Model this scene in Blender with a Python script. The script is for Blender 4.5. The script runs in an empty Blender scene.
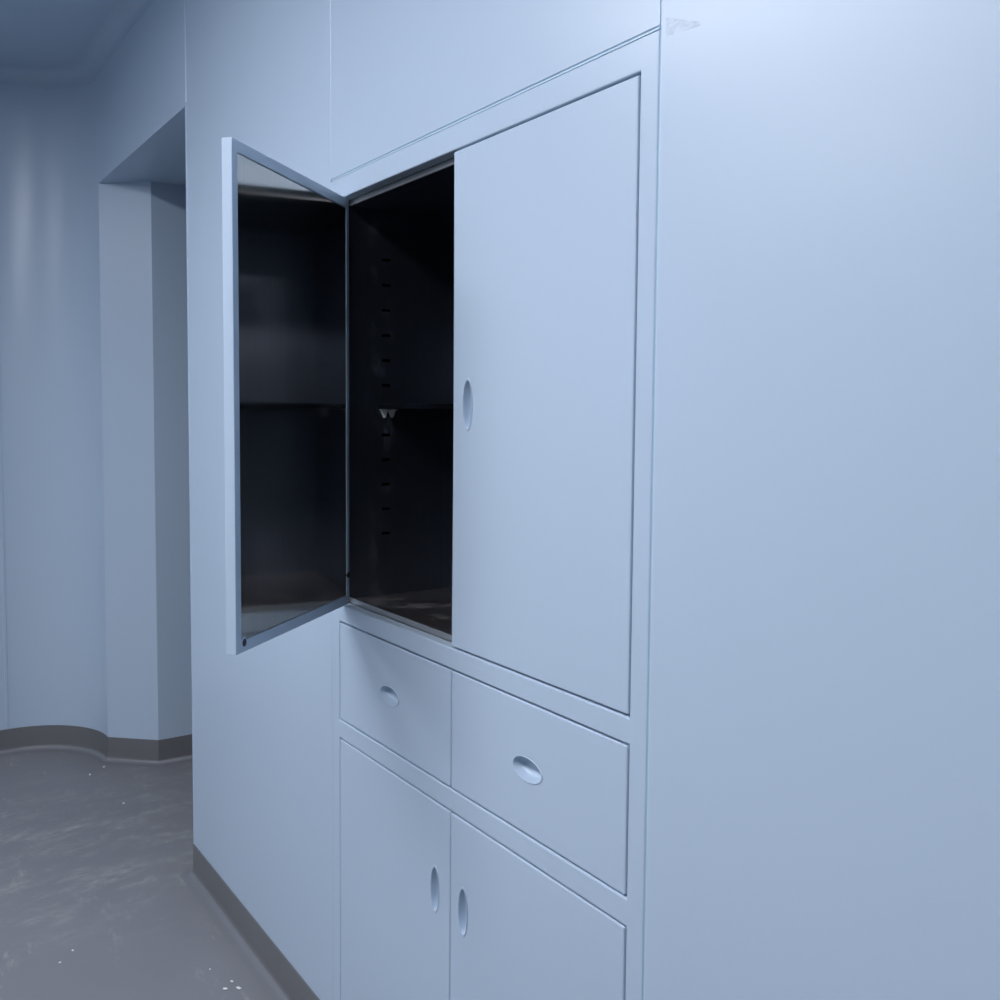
import bpy, bmesh, math, random
from mathutils import Vector, Matrix
random.seed(7)
scene = bpy.context.scene
COL = scene.collection
PI = math.pi

# ------------------------------------------------------------------ helpers
def finish(bm, name, mats, parent=None, loc=(0, 0, 0), rotz=0.0, bevel=0.0, seg=2, smooth=None):
    bmesh.ops.recalc_face_normals(bm, faces=bm.faces[:])
    me = bpy.data.meshes.new(name)
    bm.to_mesh(me); bm.free()
    for m in (mats if isinstance(mats, (list, tuple)) else [mats]):
        me.materials.append(m)
    o = bpy.data.objects.new(name, me)
    COL.objects.link(o)
    o.location = loc
    o.rotation_euler = (0, 0, rotz)
    if parent:
        o.parent = parent
    if smooth is not None:
        for p in me.polygons:
            p.use_smooth = True
        me.set_sharp_from_angle(angle=math.radians(smooth))
    if bevel:
        b = o.modifiers.new('bevel', 'BEVEL')
        b.width = bevel; b.segments = seg; b.limit_method = 'ANGLE'
        b.angle_limit = math.radians(40); b.harden_normals = False
    return o

def struct(o):
    o['kind'] = 'structure'
    return o

def tag(o, label, cat, group=None):
    o['label'] = label; o['category'] = cat
    if group:
        o['group'] = group
    return o

def empty(name, loc, rotz=0.0):
    o = bpy.data.objects.new(name, None)
    COL.objects.link(o)
    o.location = loc; o.rotation_euler = (0, 0, rotz)
    o.empty_display_size = 0.1
    return o

def box(bm, x0, x1, y0, y1, z0, z1, mi=0):
    v = [bm.verts.new((x, y, z)) for z in (z0, z1) for y in (y0, y1) for x in (x0, x1)]
    for f in ((0, 1, 3, 2), (4, 6, 7, 5), (0, 4, 5, 1), (2, 3, 7, 6), (0, 2, 6, 4), (1, 5, 7, 3)):
        fc = bm.faces.new([v[i] for i in f]); fc.material_index = mi

def prism(bm, pts, z0, z1):
    a = [bm.verts.new((p[0], p[1], z0)) for p in pts]
    b = [bm.verts.new((p[0], p[1], z1)) for p in pts]
    n = len(pts)
    bm.faces.new(a); bm.faces.new(b[::-1])
    for i in range(n):
        j = (i + 1) % n
        bm.faces.new((a[i], b[i], b[j], a[j]))

def plate(bm, us, vs, holes, d0, d1, axis='y'):
    """A sheet in the (u,v) plane cut on a grid; cells listed in holes are open."""
    def P(u, v, d):
        return (u, d, v) if axis == 'y' else (d, u, v)
    vt = {}
    def V(i, j, k):
        key = (i, j, k)
        if key not in vt:
            vt[key] = bm.verts.new(P(us[i], vs[j], (d0, d1)[k]))
        return vt[key]
    nu, nv = len(us) - 1, len(vs) - 1
    solid = lambda i, j: 0 <= i < nu and 0 <= j < nv and (i, j) not in holes
    for i in range(nu):
        for j in range(nv):
            if not solid(i, j):
                continue
            for k in (0, 1):
                bm.faces.new([V(i, j, k), V(i + 1, j, k), V(i + 1, j + 1, k), V(i, j + 1, k)])
            if not solid(i - 1, j): bm.faces.new([V(i, j, 0), V(i, j + 1, 0), V(i, j + 1, 1), V(i, j, 1)])
            if not solid(i + 1, j): bm.faces.new([V(i + 1, j, 0), V(i + 1, j + 1, 0), V(i + 1, j + 1, 1), V(i + 1, j, 1)])
            if not solid(i, j - 1): bm.faces.new([V(i, j, 0), V(i + 1, j, 0), V(i + 1, j, 1), V(i, j, 1)])
            if not solid(i, j + 1): bm.faces.new([V(i, j + 1, 0), V(i + 1, j + 1, 0), V(i + 1, j + 1, 1), V(i, j + 1, 1)])

def sweep(bm, path, profile, mats=None, closed=False):
    """Sweep profile [(inward offset, z)] along a plan path; the room is on the path's right."""
    n = len(path)
    rings = []
    for i in range(n):
        def nrm(a, b):
            d = Vector((b[0] - a[0], b[1] - a[1])).normalized()
            return Vector((d.y, -d.x))
        if i == 0: m = nrm(path[0], path[1]); s = 1
        elif i == n - 1: m = nrm(path[-2], path[-1]); s = 1
        else:
            a = nrm(path[i - 1], path[i]); b = nrm(path[i], path[i + 1])
            m = (a + b).normalized(); s = 1 / max(.3, m.dot(a))
        rings.append([bm.verts.new((path[i][0] + m.x * s * o, path[i][1] + m.y * s * o, z)) for o, z in profile])
    k = len(profile)
    for i in range(n - 1):
        for j in range(k - 1):
            f = bm.faces.new((rings[i][j], rings[i + 1][j], rings[i + 1][j + 1], rings[i][j + 1]))
            if mats: f.material_index = mats[j]

def pull_panel(bm, x0, x1, y0, y1, z0, z1, cx, cz, a, b, N=64):
    """A door or drawer front with an oval opening (semi-axes a,b) for a finger pull; front at y0."""
    ell = [(cx + a * math.cos(2 * PI * i / N), cz + b * math.sin(2 * PI * i / N)) for i in range(N)]
    corners = [(x1, z1), (x0, z1), (x0, z0), (x1, z0)]
    outer = []
    for i in range(N):
        t = 2 * PI * i / N
        dx, dz = a * math.cos(t), b * math.sin(t)
        best = 1e9
        if dx > 1e-9: best = min(best, (x1 - cx) / dx)
        if dx < -1e-9: best = min(best, (x0 - cx) / dx)
        if dz > 1e-9: best = min(best, (z1 - cz) / dz)
        if dz < -1e-9: best = min(best, (z0 - cz) / dz)
        outer.append([cx + dx * best, cz + dz * best])
    for c in corners:                                   # snap nearest sample on to each corner
        i = min(range(N), key=lambda i: (outer[i][0] - c[0]) ** 2 + (outer[i][1] - c[1]) ** 2)
        outer[i] = [c[0], c[1]]
    EF = [bm.verts.new((p[0], y0, p[1])) for p in ell]
    EB = [bm.verts.new((p[0], y1, p[1])) for p in ell]
    OF = [bm.verts.new((p[0], y0, p[1])) for p in outer]
    OB = [bm.verts.new((p[0], y1, p[1])) for p in outer]
    for i in range(N):
        j = (i + 1) % N
        bm.faces.new((EF[i], EF[j], OF[j], OF[i]))
        bm.faces.new((EB[i], OB[i], OB[j], EB[j]))
        bm.faces.new((OF[i], OF[j], OB[j], OB[i]))
        bm.faces.new((EF[i], EB[i], EB[j], EF[j]))

def pull_cup(bm, cx, cz, a, b, y0, depth, N=64):
    """Oval recessed finger pull: thin raised rim and a bowl sunk into the panel."""
    prof = [(1.09, 0.0000), (1.075, -0.0008), (1.03, -0.0011), (0.985, -0.0006), (0.96, 0.001),
            (0.93, 0.35 * depth), (0.88, 0.62 * depth), (0.78, 0.83 * depth), (0.6, 0.94 * depth), (0.35, 0.985 * depth)]
    rings = []
    for s, y in prof:
        e = 0.0 if s > .95 else 0.0
        rings.append([bm.verts.new((cx + (a * s) * math.cos(2 * PI * i / N), y0 + y, cz + (b * s) * math.sin(2 * PI * i / N))) for i in range(N)])
    for r in range(len(rings) - 1):
        for i in range(N):
            j = (i + 1) % N
            bm.faces.new((rings[r][i], rings[r][j], rings[r + 1][j], rings[r + 1][i]))
    c = bm.verts.new((cx, y0 + depth, cz))
    for i in range(N):
        bm.faces.new((rings[-1][i], rings[-1][(i + 1) % N], c))

def disc(bm, c, r, h, axis='y', N=24, dy=1):
    a, b = [], []
    for i in range(N):
        t = 2 * PI * i / N
        u, v = r * math.cos(t), r * math.sin(t)
        if axis == 'y':
            a.append(bm.verts.new((c[0] + u, c[1], c[2] + v))); b.append(bm.verts.new((c[0] + u, c[1] + h, c[2] + v)))
        else:
            a.append(bm.verts.new((c[0], c[1] + u, c[2] + v))); b.append(bm.verts.new((c[0] + h, c[1] + u, c[2] + v)))
    bm.faces.new(a); bm.faces.new(b[::-1])
    for i in range(N):
        j = (i + 1) % N
        bm.faces.new((a[i], a[j], b[j], b[i]))

# ------------------------------------------------------------------ materials
class NT:
    def __init__(self, name):
        self.m = bpy.data.materials.new(name); self.m.use_nodes = True
        self.t = self.m.node_tree; self.b = self.t.nodes['Principled BSDF']
    def n(self, typ, **kw):
        nd = self.t.nodes.new(typ)
        for k, v in kw.items():
            if k in nd.inputs: nd.inputs[k].default_value = v
            else: setattr(nd, k, v)
        return nd
    def l(self, a, b): self.t.links.new(a, b)
    def math(self, op, a, b=None, clamp=False):
        nd = self.t.nodes.new('ShaderNodeMath'); nd.operation = op; nd.use_clamp = clamp
        for i, x in enumerate((a, b)):
            if x is None: continue
            if isinstance(x, (int, float)): nd.inputs[i].default_value = x
            else: self.l(x, nd.inputs[i])
        return nd.outputs[0]
    def mix(self, fac, a, b):
        nd = self.t.nodes.new('ShaderNodeMix'); nd.data_type = 'RGBA'
        for s, x in ((nd.inputs['Factor'], fac), (nd.inputs['A'], a), (nd.inputs['B'], b)):
            if isinstance(x, (int, float)): s.default_value = x
            elif isinstance(x, tuple): s.default_value = (*x, 1)
            else: self.l(x, s)
        return nd.outputs['Result']
    def noise(self, vec, scale, detail=3, rough=.5):
        nd = self.n('ShaderNodeTexNoise', Scale=scale, Detail=detail, Roughness=rough)
        self.l(vec, nd.inputs['Vector']); return nd.outputs['Fac']
    def ramp(self, fac, lo, hi):
        nd = self.n('ShaderNodeMapRange'); self.l(fac, nd.inputs['Value'])
        nd.inputs['From Min'].default_value = lo; nd.inputs['From Max'].default_value = hi
        nd.clamp = True; return nd.outputs['Result']
    def scaled(self, vec, s, rot=(0, 0, 0), loc=(0, 0, 0)):
        nd = self.n('ShaderNodeMapping'); self.l(vec, nd.inputs['Vector'])
        nd.inputs['Scale'].default_value = s; nd.inputs['Rotation'].default_value = rot; nd.inputs['Location'].default_value = loc
        return nd.outputs['Vector']
    def pos(self): return self.n('ShaderNodeNewGeometry').outputs['Position']
    def bump(self, h, strength, dist):
        nd = self.n('ShaderNodeBump', Strength=strength, Distance=dist); self.l(h, nd.inputs['Height'])
        self.l(nd.outputs['Normal'], self.b.inputs['Normal'])

PAINT = (0.475, 0.585, 0.705)
def paint(name, base=PAINT, rough=.315, marks=False):
    k = NT(name); p = k.pos()
    c = k.mix(k.noise(p, .9, 1), tuple(x * .985 for x in base), tuple(min(1, x * 1.015) for x in base))
    if marks:
        sx = k.n('ShaderNodeSeparateXYZ'); k.l(p, sx.inputs[0])
        X, Z = sx.outputs['X'], sx.outputs['Z']
        # grey smear of sealant right of the cabinet's top corner: a wedge that narrows to the right
        u = k.math('DIVIDE', k.math('ADD', X, .813), .054)                 # 0 .. 1 along the smear
        half = k.math('MULTIPLY', k.math('SUBTRACT', 1.12, u), .0085)
        dz = k.math('SUBTRACT', k.math('ABSOLUTE', k.math('SUBTRACT', Z, k.math('SUBTRACT', 1.752, k.math('MULTIPLY', u, .014)))), half)
        inx = k.math('MULTIPLY', k.math('GREATER_THAN', u, 0.0), k.math('LESS_THAN', u, 1.0))
        wedge = k.math('MULTIPLY', inx, k.ramp(dz, .0015, -.002))
        edge = k.math('MULTIPLY', inx, k.ramp(k.math('ABSOLUTE', dz), .0016, .0002))
        nz = k.ramp(k.noise(k.scaled(p, (1, 1, 2.2)), 80, 4, .6), .36, .6)
        smear = k.math('MULTIPLY', k.math('ADD', k.math('MULTIPLY', wedge, .45), k.math('MULTIPLY', edge, .55)), nz)
        # fine vertical rub marks near the top of the panels
        st = k.ramp(k.noise(k.scaled(p, (1, 1, .06)), 110, 3, .6), .66, .76)
        brk = k.ramp(k.noise(p, 9, 3), .48, .62)
        zone = k.math('MULTIPLY', k.ramp(Z, 1.62, 1.74), k.math('MULTIPLY', k.ramp(X, -1.0, -.9), k.ramp(X, -.70, -.74)))
        rub = k.math('MULTIPLY', k.math('MULTIPLY', st, brk), k.math('MULTIPLY', zone, .22))
        fac = k.math('ADD', k.math('MULTIPLY', smear, .95), rub, True)
        c = k.mix(fac, c, (.26, .33, .43))
    k.l(c, k.b.inputs['Base Color'])
    rn = k.n('ShaderNodeMapRange'); k.l(k.noise(p, 1.2, 1), rn.inputs['Value'])
    rn.inputs['To Min'].default_value = rough - .02; rn.inputs['To Max'].default_value = rough + .02
    k.l(rn.outputs['Result'], k.b.inputs['Roughness'])
    k.b.inputs['Specular IOR Level'].default_value = .5
    k.bump(k.noise(p, 900, 2), .03, .0004)
    return k.m

M_WALL = paint('wall_paint', marks=True)
M_END = M_WALL
M_FAR = paint('low_bounce_wall_tone', base=(.24, .28, .33), rough=.4)  # unseen walls, coloured darker to cut the light they bounce back
M_CAB = paint('cabinet_paint', rough=.31)
M_CEIL = paint('ceiling_paint', rough=.42)
M_SEAL = paint('sealant', base=(.52, .68, .80), rough=.3)

def steel(name, base=(.50, .49, .465), rough=.10, smears=False):
    k = NT(name); p = k.n('ShaderNodeTexCoord').outputs['Object']
    k.b.inputs['Metallic'].default_value = 1.0
    br = k.noise(k.scaled(p, (1, 1, .012)), 420, 3, .6)
    c = k.mix(k.ramp(br, .3, .7), tuple(x * .9 for x in base), base)
    rr = k.n('ShaderNodeMapRange'); k.l(br, rr.inputs['Value'])
    rr.inputs['To Min'].default_value = rough * .8; rr.inputs['To Max'].default_value = rough * 1.25
    if smears:
        w = k.pos()
        sx = k.n('ShaderNodeSeparateXYZ'); k.l(w, sx.inputs[0])
        if smears == 'slots':       # rubbed residue left of some slots
            band = k.math('MULTIPLY', k.ramp(sx.outputs['Y'], .060, .078), k.ramp(sx.outputs['Y'], .128, .108))
            blot = k.ramp(k.noise(k.scaled(w, (0, 26, 15), loc=(0, .7, .35)), 1.0, 2), .54, .66)
            fac = k.math('MULTIPLY', k.math('MULTIPLY', band, blot), k.ramp(k.noise(k.scaled(w, (1, 1, .15)), 300, 2), .35, .6))
            fac = k.math('MULTIPLY', fac, .2); col = (.55, .60, .66)
        else:                       # dried dust on the cabinet floor
            fac = k.math('MULTIPLY', k.ramp(k.noise(k.scaled(w, (14, 7, 1)), 1.0, 4, .65), .55, .68), k.ramp(k.noise(w, 90, 3), .3, .6))
            fac = k.math('MULTIPLY', k.math('MULTIPLY', fac, k.math('LESS_THAN', sx.outputs['Z'], 1.2)), .75); col = (.42, .37, .33)
        c = k.mix(fac, c, col)
        k.l(k.math('SUBTRACT', 1.0, fac), k.b.inputs['Metallic'])
    k.l(c, k.b.inputs['Base Color']); k.l(rr.outputs['Result'], k.b.inputs['Roughness'])
    return k.m
M_STEEL = steel('brushed_steel')
M_LINER = steel('liner_steel', base=(.25, .285, .35), rough=.34, smears='slots')
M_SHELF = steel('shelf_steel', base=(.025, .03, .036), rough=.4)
M_SATIN = steel('satin_steel', base=(.48, .45, .45), rough=.38, smears='dust')
M_LIP = steel('lip_steel', base=(.62, .60, .58), rough=.45)

def plain(name, c, rough=.5):
    k = NT(name); p = k.n('ShaderNodeTexCoord').outputs['Object']
    k.l(k.mix(k.ramp(k.noise(p, 60, 3), .3, .7), tuple(x * .93 for x in c), tuple(min(1, x * 1.05) for x in c)), k.b.inputs['Base Color'])
    k.b.inputs['Roughness'].default_value = rough
    return k.m
M_CLIP = plain('clip_plastic', (.80, .82, .80), .5)
M_BLACK = plain('black_rubber_and_slot_shade', (.008, .008, .010), .5)  # rubber bumpers, and the black standing in for shade behind the slots
M_CHIP = plain('white_chip', (.86, .88, .88), .6)
M_WHITE = plain('white_lamp_housing', (.75, .78, .8), .4)
M_RESIDUE = plain('residue', (.34, .36, .38), .7)

def vinyl(name, base, dusty=True, rough=.42):
    k = NT(name); p = k.pos()
    sp = k.ramp(k.noise(p, 620, 2, .6), .55, .72)
    c = k.mix(k.math('MULTIPLY', sp, .45), base, tuple(x * 1.7 for x in base))
    dk = k.ramp(k.noise(p, 540, 2, .6), .40, .28)
    c = k.mix(k.math('MULTIPLY', dk, .5), c, tuple(x * .55 for x in base))
    big = k.ramp(k.noise(p, 1.7, 3), .32, .7)
    c = k.mix(k.math('MULTIPLY', big, .28), c, tuple(x * 1.45 for x in base))
    if dusty:
        q = k.scaled(p, (1.6, 4.6, 1), rot=(0, 0, math.radians(38)))
        s1 = k.ramp(k.noise(q, 2.6, 6, .66), .56, .70)
        fine = k.ramp(k.noise(k.scaled(p, (8, 22, 1), rot=(0, 0, math.radians(38))), 2.4, 5, .7), .42, .62)
        c = k.mix(k.math('MULTIPLY', k.math('MULTIPLY', s1, fine), .8), c, (.36, .35, .335))
        sx = k.n('ShaderNodeSeparateXYZ'); k.l(p, sx.inputs[0])
        area = k.math('MULTIPLY', k.ramp(sx.outputs['X'], -3.75, -3.2), k.ramp(sx.outputs['X'], -2.35, -2.75))
        area = k.math('MULTIPLY', area, k.ramp(sx.outputs['Y'], -.95, -.5))
        d1 = k.ramp(k.noise(k.scaled(p, (7, 3.0, 1), rot=(0, 0, math.radians(12))), 1.6, 6, .68), .46, .66)
        d2 = k.ramp(k.noise(k.scaled(p, (30, 12, 1), rot=(0, 0, math.radians(12))), 1.5, 5, .7), .38, .62)
        dust = k.math('MULTIPLY', k.math('MULTIPLY', d1, d2), k.math('MULTIPLY', area, .68))
        c = k.mix(dust, c, (.42, .41, .385))
        sm = k.ramp(k.noise(k.scaled(p, (3, 8, 1), rot=(0, 0, math.radians(25))), 2.0, 4, .6), .66, .72)
        c = k.mix(k.math('MULTIPLY', sm, .5), c, (.40, .39, .36))
    k.l(c, k.b.inputs['Base Color'])
    k.b.inputs['Roughness'].default_value = rough
    k.b.inputs['Specular IOR Level'].default_value = .4
    k.bump(k.noise(p, 500, 2), .08, .0006)
    return k.m
M_FLOOR = vinyl('grey_vinyl_floor', (.195, .200, .212))
M_SKIRT = vinyl('grey_vinyl_skirting', (.140, .143, .148), dusty=False)
M_COVE = vinyl('scuffed_vinyl_cove', (.185, .194, .21), dusty=False)

def emit(name, c, s):
    k = NT(name); k.b.inputs['Base Color'].default_value = (.8, .8, .8, 1)
    k.b.inputs['Emission Color'].default_value = (*c, 1); k.b.inputs['Emission Strength'].default_value = s
    return k.m
M_LAMP = emit('led_diffuser', (.955, .968, 1.05), 28.5)

# ------------------------------------------------------------------ room shell
XL, XR, YF, ZC = -4.02, 2.6, -3.8, 2.57
T = .42                                      # thickness of the cabinet wall
ARC = [(-3.72 - .3 * math.cos(a), -.3 + .3 * math.sin(a)) for a in [PI / 2 * i / 28 for i in range(29)]]
HZ = 2.134
CX0, CX1, CZ0, CZ1 = -1.722, -.823, .096, 1.754   # hole for the built-in cabinet

bm = bmesh.new(); box(bm, XL - .4, XR + .3, YF - .3, 2.3, -.12, 0)
struct(finish(bm, 'floor', M_FLOOR))
bm = bmesh.new(); box(bm, XL - .4, XR + .3, YF - .3, 2.3, ZC, ZC + .12)
struct(finish(bm, 'ceiling', M_CEIL))

JG = .0040                                    # open joint round the cabinet, sealed with a hollow bead
bm = bmesh.new()
prism(bm, [(-2.65, 0), (CX0, 0), (CX0, T), (-2.79, T), (-2.79, .148)], 0, HZ)
box(bm, CX0, CX1, 0, T, 0, CZ0)
box(bm, CX0, CX1, 0, T, CZ1 + JG, HZ)
box(bm, CX1 + JG, XR, 0, T, 0, HZ)
box(bm, -3.60, XR, 0, T, HZ, ZC)
bmesh.ops.remove_doubles(bm, verts=bm.verts[:], dist=1e-5)
struct(finish(bm, 'wall_back', M_WALL))

bm = bmesh.new()
prism(bm, [(XL, YF)] + ARC + [(-3.58, .148), (-3.58, T), (XL - .3, T), (XL - .3, YF)], 0, HZ)
prism(bm, [(XL, YF)] + ARC + [(-3.714, 0), (-3.60, 0), (-3.60, T), (XL - .3, T), (XL - .3, YF)], HZ, ZC)
struct(finish(bm, 'wall_left', M_END, smooth=30))
bm = bmesh.new(); box(bm, XR, XR + .2, YF, 0, 0, ZC); struct(finish(bm, 'wall_right', M_FAR))
bm = bmesh.new(); box(bm, XL, XR, YF - .2, YF, 0, ZC); struct(finish(bm, 'wall_front', M_FAR))
# room beyond the doorway
bm = bmesh.new()
box(bm, XL - .3, XL - .1, T, 2.0, 0, ZC); box(bm, -1.0, -.8, T, 2.0, 0, ZC); box(bm, XL - .3, -.8, 2.0, 2.2, 0, ZC)
struct(finish(bm, 'wall_beyond', M_END))

# coved skirting and ceiling cove
R = .02
prof = [(0, .0900), (.0025, .0895), (.003, .0875), (.003, R)] + [(.003 + R * (1 - math.cos(a)), R * (1 - math.sin(a))) for a in [PI / 2 * i / 6 for i in range(1, 7)]] + [(.036, .0006)]
pm = [0, 0, 0] + [0, 0, 1, 1, 1, 1] + [1]
prof[-2] = (.003 + R, .0009)
bm = bmesh.new(); sweep(bm, [(XL, YF)] + ARC + [(-3.58, .148), (-3.58, T)], prof, pm)
struct(finish(bm, 'baseboard_left', [M_SKIRT, M_COVE], smooth=35))
bm = bmesh.new(); sweep(bm, [(-2.79, T), (-2.79, .148), (-2.65, 0), (XR, 0)], prof, pm)
struct(finish(bm, 'baseboard_back', [M_SKIRT, M_COVE], smooth=35))
bm = bmesh.new(); sweep(bm, [(XR, 0), (XR, YF)], prof, pm)
struct(finish(bm, 'baseboard_right', [M_SKIRT, M_COVE], smooth=35))
bm = bmesh.new(); sweep(bm, [(XR, YF), (XL, YF)], prof, pm)
struct(finish(bm, 'baseboard_front', [M_SKIRT, M_COVE], smooth=35))
C = .05
cprof = [(.0, ZC - C - .012), (.0016, ZC - C - .011), (.0016, ZC - C)] + [(C * (1 - math.cos(a)), ZC - C + C * math.sin(a)) for a in [PI / 2 * i / 8 for i in range(1, 9)]]
bm = bmesh.new(); sweep(bm, [(XL, YF)] + ARC + [(XR, 0)], cprof)
struct(finish(bm, 'trim_1', M_CEIL, smooth=35))

# sealant beads in the panel joints
def bead(name, a, b, w, h, mat=M_SEAL, axis='y'):
    """Half-round bead on the plane y=0 from (x,z) a to b."""
    bm = bmesh.new()
    d = Vector((b[0] - a[0], b[1] - a[1])).normalized(); n = Vector((-d.y, d.x))
    rr = []
    for p in (a, b):
        ring = []
        for i in range(7):
            t = PI * i / 6
            o = n * (w / 2 * math.cos(t))
            ring.append(bm.verts.new((p[0] + o.x, -h * math.sin(t), p[1] + o.y)))
        rr.append(ring)
    for i in range(6):
        bm.faces.new((rr[0][i], rr[0][i + 1], rr[1][i + 1], rr[1][i]))
    bm.faces.new(rr[0]); bm.faces.new(rr[1][::-1])
    return struct(finish(bm, name, mat, smooth=50))
bead('trim_2', (CX1 + JG / 2 - .0003, .09), (CX1 + JG / 2 - .0003, HZ), JG + .0006, -.0020)
bead('trim_3', (CX0, .09), (CX0, ZC - C), .0050, .0006, M_WALL)
bead('trim_4', (CX0, CZ1 + JG / 2 - .0003), (CX1 + .0005, CZ1 + JG / 2 - .0003), JG + .0006, -.0020)
bead('trim_5', (-2.645, HZ + .01), (-2.645, ZC - C), .0070, .0020)
# joint between the end wall and the rounded corner piece
bm = bmesh.new(); box(bm, XL - .002, XL + .0022, -.306, -.294, .09, ZC - C)
struct(finish(bm, 'trim_6', M_END, bevel=.0015))
# joint bead on the near edge of the doorway
bm = bmesh.new(); box(bm, -2.6525, -2.6465, -.0012, .003, .09, HZ)
struct(finish(bm, 'trim_7', M_WALL, bevel=.001))

# ------------------------------------------------------------------ built-in cabinet
L = Vector((-1.2725, 0, CZ0))
cab = empty('built_in_cabinet', L)
tag(cab, 'light blue steel cabinet built into the wall, upper left door hanging open', 'cabinet')
def part(name, bm, mat, bevel=0.0, parent=None, smooth=None, seg=2):
    bmesh.ops.translate(bm, verts=bm.verts[:], vec=-L)
    return finish(bm, name, mat, parent or cab, bevel=bevel, smooth=smooth, seg=seg)

OX0, OX1 = -1.6865, -.8545
U0, U1 = .9395, 1.7145        # upper opening
D0, D1 = .7110, .9060         # drawer opening
B0, B1 = .1320, .6755         # lower doors opening
e = .0006
bm = bmesh.new()
plate(bm, [CX0 + e, OX0, OX1, CX1 - e], [CZ0 + e, B0, B1, D0, D1, U0, U1, CZ1 - e], {(1, 1), (1, 3), (1, 5)}, 0.0, .022)
part('face_frame', bm, M_CAB, bevel=.0022)

# steel liner of the upper compartment
LX0, LX1, LY0, LY1, LZ0, LZ1 = -1.690, -.851, .026, .375, .948, 1.706
slots_z = [1.611 - .0491 * i for i in range(12)]
def side(x0, x1):
    vs = [LZ0 - .008]
    for z in reversed(slots_z): vs += [z - .0028, z + .0028]
    vs += [LZ1 + .008]
    us = [.0225, .0945, .1135, .288, .307, LY1]
    holes = {(i, j) for i in (1, 3) for j in range(1, len(vs) - 1, 2)}
    bm = bmesh.new(); plate(bm, us, vs, holes, x0, x1, axis='x'); return bm
part('side_panel', side(LX0 - .0015, LX0), M_LINER)
part('side_panel', side(LX1, LX1 + .0015), M_LINER)
bm = bmesh.new(); box(bm, LX0, LX1, LY1, LY1 + .002, LZ0 - .008, LZ1 + .008); part('back_panel', bm, M_LINER)
bm = bmesh.new(); box(bm, LX0, LX1, LY0, LY1, LZ1, LZ1 + .010); part('top_panel', bm, M_LINER, bevel=.001)
bm = bmesh.new(); box(bm, LX0, LX1, .0235, .0262, LZ1 - .0015, LZ1 + .010); part('front_lip', bm, M_LIP, bevel=.001)
bm = bmesh.new(); box(bm, LX0, LX1, .0235, .0262, LZ0 - .010, LZ0 + .002); part('front_lip', bm, M_LIP, bevel=.001)
bm = bmesh.new(); box(bm, LX0, LX1, LY0, LY1, LZ0 - .010, LZ0); part('bottom_panel', bm, M_SATIN, bevel=.003, seg=3)
bm = bmesh.new(); box(bm, LX0 + .001, LX1 - .001, .086, LY1 - .004, 1.3186, 1.3284)
part('shelf', bm, M_SHELF, bevel=.001)
def clip(x, s, y):
    bm = bmesh.new()
    box(bm, min(x, x + s * .014), max(x, x + s * .014), y - .017, y + .017, 1.3160, 1.3184)
    for c in (-.0075, .0095):                      # two tapered tongues
        a = [(x + s * .0005, y + c - .008, 1.3160), (x + s * .0005, y + c + .008, 1.3160), (x + s * .002, y + c + .0025, 1.3015), (x + s * .002, y + c - .0025, 1.3015)]
        f = [bm.verts.new(p) for p in a]; g = [bm.verts.new((p[0] + s * .002, p[1], p[2])) for p in a]
        bm.faces.new(f); bm.faces.new(g[::-1])
        for i in range(4): bm.faces.new((f[i], f[(i + 1) % 4], g[(i + 1) % 4], g[i]))
    part('shelf_clip', bm, M_CLIP)
for y in (.106, .298):
    clip(LX0, 1, y); clip(LX1, -1, y)

for x in (LX0 - .009, LX1 + .008):  # black sheets added behind the slots, painting in their shade
    bm = bmesh.new(); box(bm, x, x + .001, .0225, LY1 + .004, LZ0 - .008, LZ1 + .008)
    part('slot_shade_sheet', bm, M_BLACK)

# right upper door, drawers, lower doors: fronts with oval finger pulls
FT = .018
SPLIT = -1.271
def front(name, x0, x1, z0, z1, cx, cz, a, b):
    bm = bmesh.new(); pull_panel(bm, x0, x1, 0.0, FT, z0, z1, cx, cz, a, b)
    d = part(name, bm, M_CAB, bevel=.0024)
    bm = bmesh.new(); pull_cup(bm, cx, cz, a, b, 0.0, .0175)
    bmesh.ops.translate(bm, verts=bm.verts[:], vec=-L)
    finish(bm, 'finger_pull', M_CAB, d, smooth=40)
    return d
g = .0029
PA, PB = .0125, .0375
front('door', SPLIT + .0012, OX1 - g, U0 + g, U1 - .0028, -1.2272, 1.3245, PA, PB)
front('drawer', OX0 + g * .8, SPLIT - .0013, D0 + g, D1 - g, -1.4790, .8100, .0340, .0165)
front('drawer', SPLIT + .0013, OX1 - g, D0 + g, D1 - g, -1.0652, .8080, .0340, .0165)
front('door', OX0 + g * .8, SPLIT - .0010, B0 + g, B1 - g, -1.3183, .5260, PA, PB)
front('door', SPLIT + .0010, OX1 - g, B0 + g, B1 - g, -1.2318, .5255, PA, PB)
# carcass behind drawers and lower doors
bm = bmesh.new()
box(bm, OX0 - .012, OX0 - .010, .0225, .375, B0 - .01, D1 + .01)
box(bm, OX1 + .010, OX1 + .012, .0225, .375, B0 - .01, D1 + .01)
box(bm, OX0 - .010, OX1 + .010, .374, .376, B0 - .01, D1 + .01)
box(bm, OX0 - .010, OX1 + .010, .0225, .374, B0 - .01, B0 - .008)
box(bm, OX0 - .010, OX1 + .010, .0225, .374, D1 + .006, D1 + .008)
box(bm, OX0 - .010, OX1 + .010, .0225, .374, .690, .692)
part('carcass', bm, M_LINER)

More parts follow.
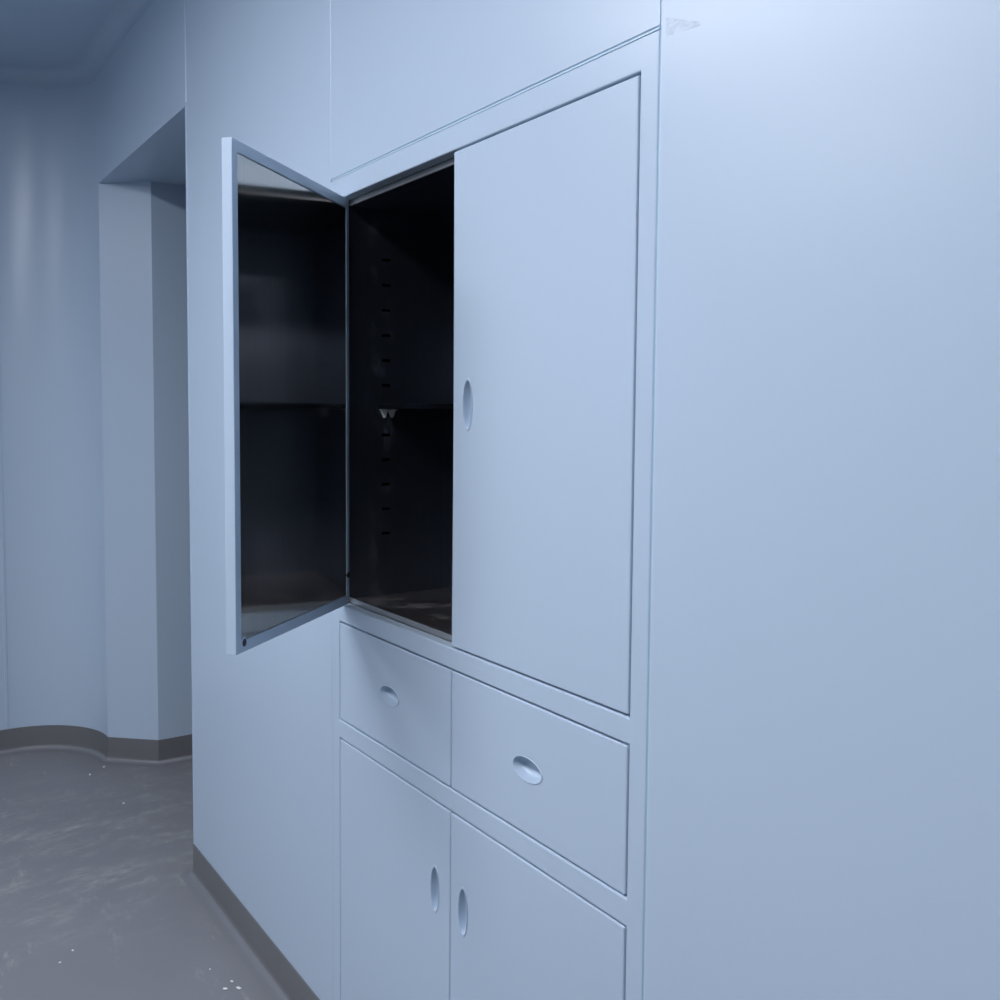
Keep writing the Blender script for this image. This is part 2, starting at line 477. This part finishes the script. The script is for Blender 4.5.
# open upper left door: swung out about its hinge
TH = math.radians(49.5)
W, TK = .4146, .0172
zb, zt = .9450, 1.7092
hinge = Vector((-1.6684, -.0038, 0))
bm = bmesh.new()
rim_h, rim_s, rim_t = .0115, .016, .0178
plate(bm, [0, rim_h, W - rim_s, W], [zb, zb + rim_t, zt - rim_t, zt], {(1, 1)}, 0.0, TK)
fv = {(round(v.co.x, 4), round(v.co.z, 4)): v for v in bm.verts if v.co.y < 1e-6}
cs = [(rim_h, zb + rim_t), (W - rim_s, zb + rim_t), (W - rim_s, zt - rim_t), (rim_h, zt - rim_t)]
bm.faces.new([fv[(round(a, 4), round(b, 4))] for a, b in cs])
bmesh.ops.translate(bm, verts=bm.verts[:], vec=(0, 0, -CZ0))
door = finish(bm, 'door', M_CAB, cab, loc=(hinge.x - L.x, hinge.y, 0), rotz=-TH, bevel=.0010)
bm = bmesh.new(); box(bm, rim_h + .0012, W - rim_s - .0012, .004, TK - .0015, zb + rim_t + .0012 - CZ0, zt - rim_t - .0012 - CZ0)
o = finish(bm, 'inner_panel', M_STEEL, door); o['label'] = 'dark brushed steel panel inside the open door'
bm = bmesh.new(); disc(bm, (W - .0235, TK - .002, zb + .0145 - CZ0), .0062, .0026)
finish(bm, 'bumper', M_BLACK, door, bevel=.0006)
bm = bmesh.new(); disc(bm, (W - .0235, TK - .002, zb + .0145 - CZ0), .0080, .0023, N=32)
finish(bm, 'bumper_ring', M_CAB, door, bevel=.0004)
bm = bmesh.new(); disc(bm, (.0060, TK - .002, zb + .0560 - CZ0), .0058, .0026)
finish(bm, 'bumper', M_BLACK, door, bevel=.0006)

# ------------------------------------------------------------------ flecks on the floor
def chip(x, y, s, label, el=1.6, rz=0.0):
    bm = bmesh.new()
    bmesh.ops.create_icosphere(bm, subdivisions=2, radius=1)
    for v in bm.verts:
        v.co *= random.uniform(.75, 1.1)
        v.co = Vector((v.co.x * s * el * .85, v.co.y * s * .85, v.co.z * s * .55))
    lo = min(v.co.z for v in bm.verts)
    for v in bm.verts: v.co.z -= lo
    o = finish(bm, 'plaster_fleck', M_CHIP, loc=(x, y, 0.0002), rotz=rz)
    tag(o, label, 'debris', 'white flecks on the grey floor')
chip(-3.602, -.088, .0048, 'white fleck on grey floor below the rounded corner, left of the one by the pillar', 1.3)
chip(-3.651, -.030, .0046, 'white fleck on grey floor touching the foot of the angled pillar', 1.2)
chip(-3.269, -.048, .0050, 'bright white fleck lying alone on grey floor in front of the doorway', 1.3, .5)
chip(-2.428, -.361, .0032, 'faint white fleck on grey floor, right one of the two far from walls', 1.5, .3)
chip(-2.390, -.396, .0030, 'faint white fleck on grey floor, left and nearest one of the two far from walls', 1.5, 1.0)
chip(-2.165, -.110, .0030, 'small dull white fleck on grey floor behind the cluster of three', 1.1)
chip(-2.070, -.105, .0040, 'white fleck on grey floor, left one of the cluster near the skirting', 1.8, .9)
chip(-2.055, -.079, .0045, 'largest white fleck of the cluster on grey floor near the skirting', 2.0, .6)
chip(-2.090, -.083, .0033, 'white fleck on grey floor, rear one of the cluster near the skirting', 1.6, .6)

# ------------------------------------------------------------------ ceiling lamps
def lamp(x, y, lx, ly, label):
    r = empty('ceiling_light', (x, y, ZC - .012))
    tag(r, label, 'ceiling light', 'flush panel lights in the ceiling')
    bm = bmesh.new()
    plate_us = [-lx / 2 - .02, -lx / 2, lx / 2, lx / 2 + .02]
    box(bm, -lx / 2 - .02, -lx / 2, -ly / 2 - .02, ly / 2 + .02, 0, .012)
    box(bm, lx / 2, lx / 2 + .02, -ly / 2 - .02, ly / 2 + .02, 0, .012)
    box(bm, -lx / 2, lx / 2, -ly / 2 - .02, -ly / 2, 0, .012)
    box(bm, -lx / 2, lx / 2, ly / 2, ly / 2 + .02, 0, .012)
    finish(bm, 'housing', M_WHITE, r)
    bm = bmesh.new(); box(bm, -lx / 2, lx / 2, -ly / 2, ly / 2, .003, .010)
    finish(bm, 'diffuser', M_LAMP, r)
lamp(-1.76, -1.38, 1.20, .30, 'long flush panel light in the ceiling, between the doorway and the cabinet')
lamp(-.55, -1.36, 1.20, .30, 'added ceiling panel light, out of view, brightening the open door edge and right wall')  # added lamp, lifts the open door's edge and the wall right of the cabinet
lamp(-2.75, -2.95, 1.20, .30, 'added ceiling panel light, out of view, brightening the far end wall')  # added lamp, placed to brighten the end wall

# ------------------------------------------------------------------ world, camera, view
w = bpy.data.worlds.new('world'); scene.world = w; w.use_nodes = True
w.node_tree.nodes['Background'].inputs['Color'].default_value = (.05, .06, .08, 1)
w.node_tree.nodes['Background'].inputs['Strength'].default_value = .3

f, p, r, yw, cy = 952.9982, -.061109, .0083024, -.967888, 472.6758
rt = Vector((math.cos(yw), -math.sin(yw), 0))
fw = Vector((math.sin(yw) * math.cos(p), math.cos(yw) * math.cos(p), math.sin(p)))
up = rt.cross(fw)
rt2 = rt * math.cos(r) + up * math.sin(r); up2 = up * math.cos(r) - rt * math.sin(r)
cd = bpy.data.cameras.new('camera'); cam = bpy.data.objects.new('camera', cd); COL.objects.link(cam)
m = Matrix((rt2, up2, -fw)).transposed().to_4x4()
m.translation = Vector((0, -.784, 1.310064))
cam.matrix_world = m
cd.sensor_fit = 'HORIZONTAL'; cd.sensor_width = 36; cd.lens = 36 * f / 1000
cd.shift_y = -(500 - cy) / 1000
cd.clip_start = .02
scene.camera = cam
vs = scene.view_settings
vs.view_transform = 'Standard'; vs.look = 'None'; vs.gamma = 1; vs.use_curve_mapping = False
vs.exposure = 0.0
